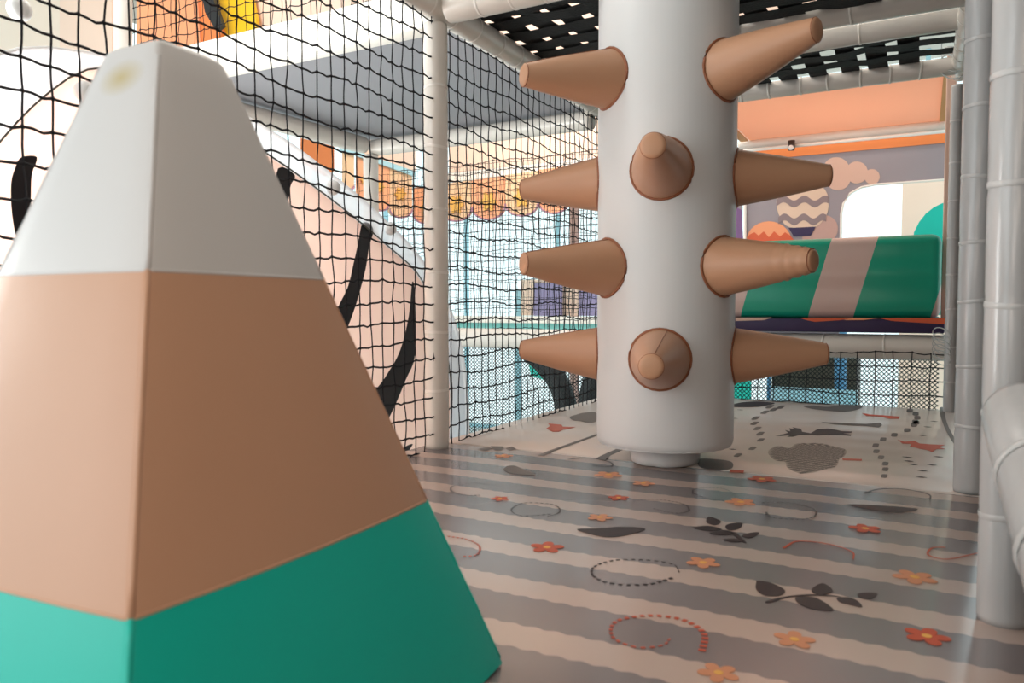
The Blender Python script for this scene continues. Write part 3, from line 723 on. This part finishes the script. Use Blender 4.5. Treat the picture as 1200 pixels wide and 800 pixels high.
ppanel('upper_brace', 'short black slanted brace before the yellow panel at the top left', 'brace', 2.5, [(234, -20), (243, -20), (261, 30), (253, 36), (240, 14)], M['black_tube'])
foam_tube('foam_post', 'white upright post at the top left beside the orange panel', 'post', PY(2.07, 144, 300), PY(2.07, 144, -40), .036, .3, bands=False)
ppanel('partition_board', 'pale cream wall panel seen through the net at the far top left', 'panel', 3.2, [(-200, -40), (132, -40), (132, 110), (-200, 110)], M['cream'])
ppanel('partition_board', 'peach shaded panel next to the cream one left of the upright post', 'panel', 3.15, [(70, -40), (131, -40), (131, 105), (70, 105)], M['peach'])

# big round face behind the net
XD = -1.80
def dp(x, y, X=XD): return PX(X, x, y)
disc = thing('round_face_panel', 'huge round pinkish cartoon face panel with a clear rim behind the left net', 'panel', (XD, 1.7, 0))
outer = [(-160, 300), (-110, 160), (-40, 85), (30, 57), (100, 62), (170, 74), (235, 103), (300, 143), (355, 178), (430, 238), (490, 298), (528, 362), (545, 430), (549, 505), (540, 600), (500, 720), (380, 830), (200, 880), (0, 880), (-120, 700), (-180, 480)]
inner = [(-95, 320), (-60, 240), (0, 165), (45, 118), (100, 82), (160, 84), (225, 118), (290, 165), (340, 199), (400, 243), (455, 289), (492, 325), (515, 380), (527, 440), (528, 505), (520, 600), (480, 700), (360, 800), (200, 840), (0, 830), (-90, 680), (-120, 480)]
OP = smooth_closed([dp(*p) for p in outer], 6); IP = smooth_closed([dp(*p, XD+.0) for p in inner], 6)
bm = B(); prism(bm, [Vector((XD-.035, p.y, p.z)) for p in IP], (1, 0, 0), .030); link('face_board', bm, M['pink_face'], disc, label='pinkish face board')
# clear rim as a band between outer and inner outlines
def resample(P, n):
    c = Vector((XD, 1.75, .1)); out = []
    for k in range(n):
        a = 2*PI*k/n; d = Vector((0, math.cos(a), math.sin(a))); best = 0
        for p, q in zip(P, P[1:]+P[:1]):
            e = q-p; den = d.y*e.z-d.z*e.y
            if abs(den) < 1e-9: continue
            w_ = p-c; t = (w_.y*e.z-w_.z*e.y)/den; s = (w_.y*d.z-w_.z*d.y)/den
            if t > 0 and -1e-6 <= s <= 1+1e-6: best = max(best, t)
        out.append(c+d*best)
    return out
RO, RI = resample(OP, 120), resample(IP, 120)
bm = B(); v = []
for x_ in (XD-.02, XD+.004):
    v.append([bm.verts.new((x_, p.y, p.z)) for p in RO]); v.append([bm.verts.new((x_, q.y, q.z)) for q in RI])
for k in range(120):
    j = (k+1) % 120
    bm.faces.new((v[2][k], v[2][j], v[3][j], v[3][k])); bm.faces.new((v[0][k], v[1][k], v[1][j], v[0][j]))
    bm.faces.new((v[0][k], v[0][j], v[2][j], v[2][k])); bm.faces.new((v[1][k], v[3][k], v[3][j], v[1][j]))
link('clear_rim', bm, M['acrylic'], disc, True, 'milky see-through rim')
bm = B(); tube(bm, [Vector((XD+.003, p.y, p.z)) for p in RI]+[Vector((XD+.003, RI[0].y, RI[0].z))], .0025, 6, False); link('rim_line', bm, M['brown_dark'], disc)
bm = B(); tube(bm, [Vector((XD-.008, p.y, p.z)) for p in RO]+[Vector((XD-.008, RO[0].y, RO[0].z))], .007, 8, False); link('rim_edge', bm, M['bolt'], disc, True)
for (x, y) in ((388, 220), (455, 268), (97, 108), (20, 12)):
    c = dp(x, y, XD+.004); bm = B(); tube(bm, [c, c+Vector((.012, 0, 0)), c+Vector((.024, 0, 0)), c+Vector((.032, 0, 0))], [.024, .026, .021, .008], 20); link('bolt_cap', bm, M['bolt'], disc, True)
strokes = [[(26, 184), (44, 184), (38, 205), (37, 232), (36, 248), (22, 279), (15, 250), (14, 215), (19, 196)],
           [(327, 197), (346, 205), (341, 218), (338, 240), (335, 262), (326, 300), (318, 280), (322, 240)],
           [(426, 261), (438, 268), (433, 290), (429, 315), (422, 342), (416, 362), (406, 388), (392, 415), (378, 405), (390, 376), (400, 354), (409, 335), (415, 310), (420, 288)],
           [(484, 330), (487, 350), (487, 415), (476, 445), (462, 478), (452, 494), (440, 480), (430, 466), (444, 453), (456, 436), (470, 410), (480, 370)],
           [(484, 520), (478, 532), (470, 560), (462, 590), (455, 560), (468, 530)]]
for s_ in strokes:
    bm = B(); prism(bm, [Vector((XD-.004, p.y, p.z)) for p in smooth_closed([dp(*q) for q in s_], 4)], (1, 0, 0), .002); link('ink_stroke', bm, M['stroke'], disc)
# pale board with blue and brown edges behind the rim low down
bd = thing('edge_board', 'tall pale blue board with a brown edge standing just right of the white post', 'board', tuple(dp(540, 500, -1.9)))
for q, mt, nm in (([(525, 380), (538, 392), (546, 440), (548, 600), (525, 600)], 'jeans', 'board_body'), ([(547, 462), (550, 475), (552, 600), (547, 600)], 'spike_welt', 'board_edge')):
    bm = B(); prism(bm, [dp(x, y, -1.9) for x, y in q], (-1, 0, 0), .012); link(nm, bm, M[mt], bd)
bm = B(); prism(bm, [dp(x, y, -1.895) for x, y in [(530, 392), (540, 425), (534, 455), (528, 468)]], (1, 0, 0), .003); link('board_stripe', bm, M['stroke'], bd)
bm = B(); prism(bm, [dp(x, y, -1.895) for x, y in [(528, 507), (539, 485), (540, 494), (531, 503)]], (1, 0, 0), .003); link('board_stripe', bm, M['teal_dark'], bd)

# ================================================================== BACKGROUND THROUGH THE NET
YA = 6.0
def awning(label, Y, axis, bands, group=None):
    """bands: (x0,x1,ytop0,ytop1,ybot,material)"""
    f = (lambda x, y, k=0: PY(Y-k, x, y)) if axis == 'Y' else (lambda x, y, k=0: PX(Y+k, x, y))
    n = (0, 1, 0) if axis == 'Y' else (-1, 0, 0)
    x0, x1 = bands[0][0], bands[-1][1]
    root = thing('scalloped_awning', label, 'awning', tuple(f(x0, bands[0][2])))
    for x0, x1, ya, yb, ybot, mt, fl in bands:
        r = (x1-x0)/2; sh = ybot-r*.75; pts = [(x0, ya), (x1, yb), (x1, sh)]
        for k in range(1, 12): a = PI*k/12; pts.append(((x0+x1)/2+r*math.cos(a), sh+(ybot-sh)*math.sin(a)))
        pts.append((x0, sh)); bm = B(); prism(bm, [f(*p) for p in pts], n, .03); o = link('scallop', bm, M[mt], root)
        edge = pts[2:]; bm = B(); tube(bm, [f(p[0], p[1], .008) for p in edge], .009, 6); link('scallop_trim', bm, M['scallop_trim'], o)
        if fl:
            cx_, cy_ = (x0+x1)/2, (ya+ybot)/2+2; q = []
            for k in range(40): a = 2*PI*k/40; rr = r*.52*(.8+.2*math.cos(6*a)); q.append((cx_+rr*math.cos(a), cy_+rr*1.25*math.sin(a)))
            bm = B(); prism(bm, [f(*p, .02) for p in q], n, .012); link('flower', bm, M['print_gold'], o)
    return root
awning('orange scalloped awning with yellow flowers right of the white post', YA, 'Y',
       [(484, 515, 220, 217, 262, 'scallop_a', 1), (516, 552, 216, 211, 259, 'scallop_b', 1), (553, 591, 211, 206, 257, 'scallop_a', 1), (592, 630, 205, 200, 253, 'scallop_b', 1), (631, 666, 199, 194, 250, 'scallop_a', 1)])
XA = PY(YA, 484, 220).x
awning('pink and orange scalloped awning left of the white post', XA, 'X',
       [(404, 415, 176, 181, 222, 'scallop_b', 0), (420, 435, 181, 187, 236, 'scallop_a', 1), (436, 456, 187, 194, 247, 'scallop_a', 1), (457, 483, 195, 205, 255, 'scallop_b', 1)])
ppanel('orange_sign', 'small deep orange panel behind the rim of the round face, left of the corner post', 'panel', 5.4, [(352, -170), (388, -170), (390, 200), (380, 206), (352, 190)], M['deep_orange'])
ppanel('valance_board', 'pale peach board above the scalloped awning', 'panel', 6.05, [(526, -150), (700, -150), (700, 184), (526, 202)], M['peach'], .04)
ppanel('valance_board', 'white strip between the peach board and the awning', 'panel', 6.04, [(500, 206), (700, 184), (700, 192), (500, 216)], M['deck_white'], .04)
ppanel('valance_board', 'peach board above the left awning behind the corner post', 'panel', XA-.05, [(400, -40), (440, -10), (487, 10), (487, 204), (440, 186), (400, 172)], M['peach'], .04, 'X')
ppanel('light_strip', 'pale blue strip along the top of the left awning', 'trim', XA+.03, [(400, 172), (440, 184), (487, 201), (487, 207), (440, 190), (400, 176)], M['cyan_frame'], .02, 'X')
foam_tube('hall_post', 'brownish slim upright post behind the net, left of the column', 'post', PY(7.5, 673, 560), PY(7.5, 673, 230), .05, .5, bands=False, mat=M['cloud2'])
foam_tube('hall_post', 'pale blue slim upright frame behind the lower mesh', 'post', PY(7.2, 607, 620), PY(7.2, 607, 340), .035, .5, bands=False, mat=M['cyan_frame'])
# counter and lilac boards
def pbox(name, label, cat, Y, x0, y0, x1, y1, mat, th=.3, parent=None, group=None):
    a, b = PY(Y, x0, y1), PY(Y, x1, y0); bm = BX(a.x, b.x, Y, Y+th, a.z, b.z, bev=.004)
    if parent is not None: return link(name, bm, mat, parent)
    return tag(link(name, bm, mat), label, cat, group)
ct = thing('counter', 'long pale counter with a turquoise edge above the low beam', 'counter', tuple(PY(6.4, 620, 400)))
pbox('counter_top', 0, 0, 6.4, 470, 372, 780, 377, M['deck_white'], .5, ct); pbox('counter_edge', 0, 0, 6.42, 470, 377, 780, 386, M['teal_trim'], .45, ct); pbox('counter_leg', 0, 0, 6.5, 650, 386, 656, 640, M['deck_white'], .06, ct); pbox('counter_leg', 0, 0, 6.5, 480, 386, 486, 640, M['deck_white'], .06, ct)
pbox('lilac_board', 'lilac board standing on the counter, the wider one nearer the post', 'board', 6.75, 625, 331, 657, 370, M['lilac'], .05)
pbox('lilac_board', 'lilac board standing on the counter beside the spiky column', 'board', 6.75, 678, 340, 705, 370, M['lilac'], .05)
pbox('cream_board', 'cream board between the two lilac boards on the counter', 'board', 6.85, 610, 326, 700, 369.6, M['cream'], .05)
# items behind the fine mesh (lower level)
aw = thing('black_arch', 'thick black curved tube arch behind the fine mesh, left of the column', 'arch', tuple(PY(5.2, 680, 500)))
bm = B(); tube(bm, smooth_open([PY(5.2, *p) for p in [(622, 412), (642, 430), (656, 452), (664, 480), (666, 520), (664, 600)]], 8), .085, 14); link('arch_tube', bm, M['black_tube'], aw, True)
bm = B(); tube(bm, smooth_open([PY(5.15, *p) for p in [(720, 400), (700, 440), (690, 480), (688, 600)]], 8), .085, 14); link('arch_tube', bm, M['black_tube'], aw, True)
ppanel('green_cushion', 'small green cushion seen through the fine mesh below the lowest left spike', 'cushion', 5.6, [(618, 418), (640, 416), (650, 432), (640, 446), (622, 440)], M['green_vinyl'], .1)
pbox('hall_cabinet', 'dark brown green cabinet behind the fine mesh right of the column', 'cabinet', 6.6, 902, 400, 1004, 600, M['brown_dark'], .5)
foam_tube('hall_post', 'blue upright pipe before the dark cabinet behind the mesh', 'post', PY(6.35, 985, 600), PY(6.35, 985, 380), .045, .5, bands=False, mat=M['frame_blue'])
pbox('hall_bench', 'light blue bench under the dark cabinet behind the mesh', 'bench', 6.1, 902, 459, 1004, 620, M['cyan_frame'], .12)
pbox('hall_curtain', 'turquoise curtain behind the mesh just right of the column', 'curtain', 6.2, 840, 400, 880, 560, M['green_vinyl'], .05)
pbox('window_frame_bar', 'blue window bar behind the mesh left of the dark cabinet', 'frame', 6.5, 897, 395, 903, 560, M['frame_blue'], .05)
pbox('window_frame_bar', 'blue window bar behind the mesh beside the cream partition', 'frame', 6.9, 1097, 395, 1106, 560, M['frame_blue'], .05)

# ================================================================== RIGHT : PAD, LEDGE, MURAL, CANOPY
led = thing('ledge', 'dark purple padded ledge under the green striped pad', 'ledge', (-.5, 3.9, .33))
bm = BX(-1.30, .088, 3.83, 5.27, .338, .400, bev=.008); link('ledge_body', bm, M['navy'], led, True)
for q, mt in (([(938, 371.5), (1000, 371.5), (985, 374), (955, 376), (945, 374)], 'red'), ([(978, 371.5), (1030, 371.5), (1012, 374), (992, 374)], 'orange'), ([(1030, 371.5), (1108, 371.5), (1108, 379), (1078, 377), (1045, 375)], 'red'), ([(862, 371), (905, 371), (895, 374), (862, 375)], 'cloud')):
    bm = B(); prism(bm, [PY(3.829, x, y+1) for x, y in q], (0, -1, 0), .0012); link('ledge_print', bm, M[mt], led)
pad = thing('striped_pad', 'big padded block in green with slanted pale pink stripes', 'pad', (-.5, 3.95, .4))
bm = BX(-1.30, .072, 3.86, 4.35, .402, .782, bev=.04)
o = link('pad_body', bm, M['pad'], pad, True)
# mural bay
YM = 5.3
def mp(x, y, k=0): return PY(YM-k, x, y)
mur = thing('mural_wall', 'mauve mural wall with cloud, hot air balloon and mountains behind the striped pad', 'mural', tuple(mp(990, 230)))
L0, R0 = mp(873, 300).x, .75; zt = mp(900, 186).z
ww = mp(985, 300); wx = ww.x; wt = mp(1045, 215).z
tl = [(wx, wt-.17), (wx+.012, wt-.105), (wx+.05, wt-.045), (wx+.11, wt-.012), (wx+.19, wt)]
def board(pts, mat, nm, lab=None):
    bm = B(); prism(bm, [(x, YM, z) for x, z in pts], (0, 1, 0), .03); link(nm, bm, mat, mur, label=lab)
board([(L0, .2), (wx, .2), (wx, wt-.17)]+tl[1:]+[(R0, wt), (R0, zt), (L0, zt)], M['mauve'], 'mural_board')
bm = B(); tube(bm, [(x, YM-.004, z) for x, z in [(wx, .3)]+tl+[(R0, wt)]], .008, 6); link('opening_trim', bm, M['deck_white'], mur)
def mprint(nm, pix, mat, k=.003, sm=False):
    pts = [mp(x, y, k) for x, y in pix]
    if sm: pts = smooth_closed(pts, 4)
    bm = B(); prism(bm, pts, (0, 1, 0), .0015); return link(nm, bm, mat, mur)
def circ(cx_, cy_, r, n=28, ky=1): return [(cx_+r*math.cos(2*PI*k/n), cy_+ky*r*math.sin(2*PI*k/n)) for k in range(n)]
for i, (a, b, c) in enumerate([(980, 200, 16), (1004, 202, 13), (1022, 207, 9), (982, 208, 15), (962, 207, 11)]): mprint('cloud_print', circ(a, b, c), M['cloud'], .003+.0004*i)
for i, (a, b, c) in enumerate([(966, 268, 16), (954, 278, 14)]): mprint('cloud_print', circ(a, b, c), M['cloud2'], .003+.0004*i)
mprint('balloon_print', circ(940, 237, 30, ky=.98)[0:0]+[(910, 240), (912, 228), (925, 214), (942, 208), (958, 214), (969, 226), (971, 242), (967, 254), (955, 266), (925, 266), (914, 254)], M['balloon_cream'], .006, True)
for (yb, xa, xb) in ((232, 910, 971), (253, 912, 968)):
    n = 24; up = [(xa+(xb-xa)*i/n, yb+3*math.sin(i/n*PI*5+2.6)) for i in range(n+1)]; dn = [(x, y+8) for x, y in up[::-1]]
    mprint('balloon_wave', up+dn, M['balloon_grey'], .008)
mprint('balloon_basket', [(924, 267), (956, 265.5), (950, 276), (930, 277)], M['navy'], .008)
mprint('mountain_print', circ(901, 284, 27, ky=.92), M['orange'], .005)
mprint('mountain_flames', [(872, 290), (878, 275), (884, 272), (889, 276), (895, 271), (901, 278), (907, 271), (914, 277), (920, 272), (926, 276), (932, 283), (932, 296), (872, 296)], M['red'], .0075)
bm = B(); tube(bm, [mp(873, 150, .02), mp(873, 300, .02)], .010, 8); link('edge_strip', bm, M['deck_white'], mur)
link('orange_top_band', BX(L0, R0, YM-.012, YM-.002, zt-.002, zt+.065), M['deep_orange'], mur)
# left return of the mural
mr = thing('mural_side_panel', 'narrow mauve side panel with purple hills between the column and the mural', 'panel', (L0-.02, 5.0, .9))
link('side_board', BX(L0-.45, L0-.03, YM+.02, YM+.05, .2, zt+.1), M['mauve'], mr)
bm = B(); prism(bm, [mp(x, y, -.012) for x, y in [(850, 300), (858, 262), (864, 243), (869, 246), (872, 300)]], (0, 1, 0), .002); link('hill_print', bm, M['violet'], mr)
# canopy and its beam
can = thing('canopy', 'orange translucent fabric canopy with golden border at the upper right', 'canopy', (-.4, 4.7, 1.62))
link('canopy_cloth', BX(-1.03, .105, 4.05, 5.20, 1.560, 1.564), M['canopy'], can)
link('canopy_border', BX(.065, .11, 4.05, 5.16, 1.548, 1.558), M['gold_edge'], can); link('canopy_border', BX(-1.08, -1.03, 4.05, 5.16, 1.548, 1.558), M['gold_edge'], can)
foam_tube('foam_beam', 'pale beam below the far edge of the orange canopy', 'beam', (-1.1, 5.2, 1.532), (.3, 5.2, 1.532), .030, .3, bands=False)
cb = thing('metal_rail', 'thin bright metal rail with a clamp under the canopy beam', 'rail', (-1.1, 5.16, 1.5))
bm = B(); tube(bm, [(-1.06, 5.155, 1.488), (.3, 5.155, 1.488)], .011, 12); link('rail_bar', bm, M['deck_white'], cb, True)
c = PY(5.14, 928, 171); bm = B(); tube(bm, [c+Vector((0, -.02, .03)), c+Vector((0, -.02, -.03))], [.022, .020], 14); link('clamp', bm, M['dark_metal'], cb, True)
bm = B(); tube(bm, [c+Vector((0, -.036, -.018)), c+Vector((0, -.046, -.018))], .016, 14); link('clamp_knob', bm, M['bolt'], cb, True)
# beyond the mural opening
pbox('cream_curtain', 'pale green cream curtain seen through the rounded mural opening', 'curtain', 6.2, 1049, 200, 1160, 600, M['cream'], .05)
ppanel('green_hill', 'rounded green soft block in the mural opening above the pad', 'play block', 5.0, smooth_closed([Vector((x, y, 0)) for x, y in [(1068, 285), (1074, 264), (1088, 248), (1104, 238), (1122, 236), (1140, 250), (1140, 290)]], 4) and [(1062, 369), (1071, 272), (1077, 260), (1085, 250), (1094, 243), (1104, 238), (1116, 236), (1140, 250), (1140, 369)], M['green_vinyl'], .2)
pbox('side_strip', 'pinkish upright strip beside the slim right post', 'trim', 3.97, 1102, 60, 1122, 385, M['cloud'], .02)
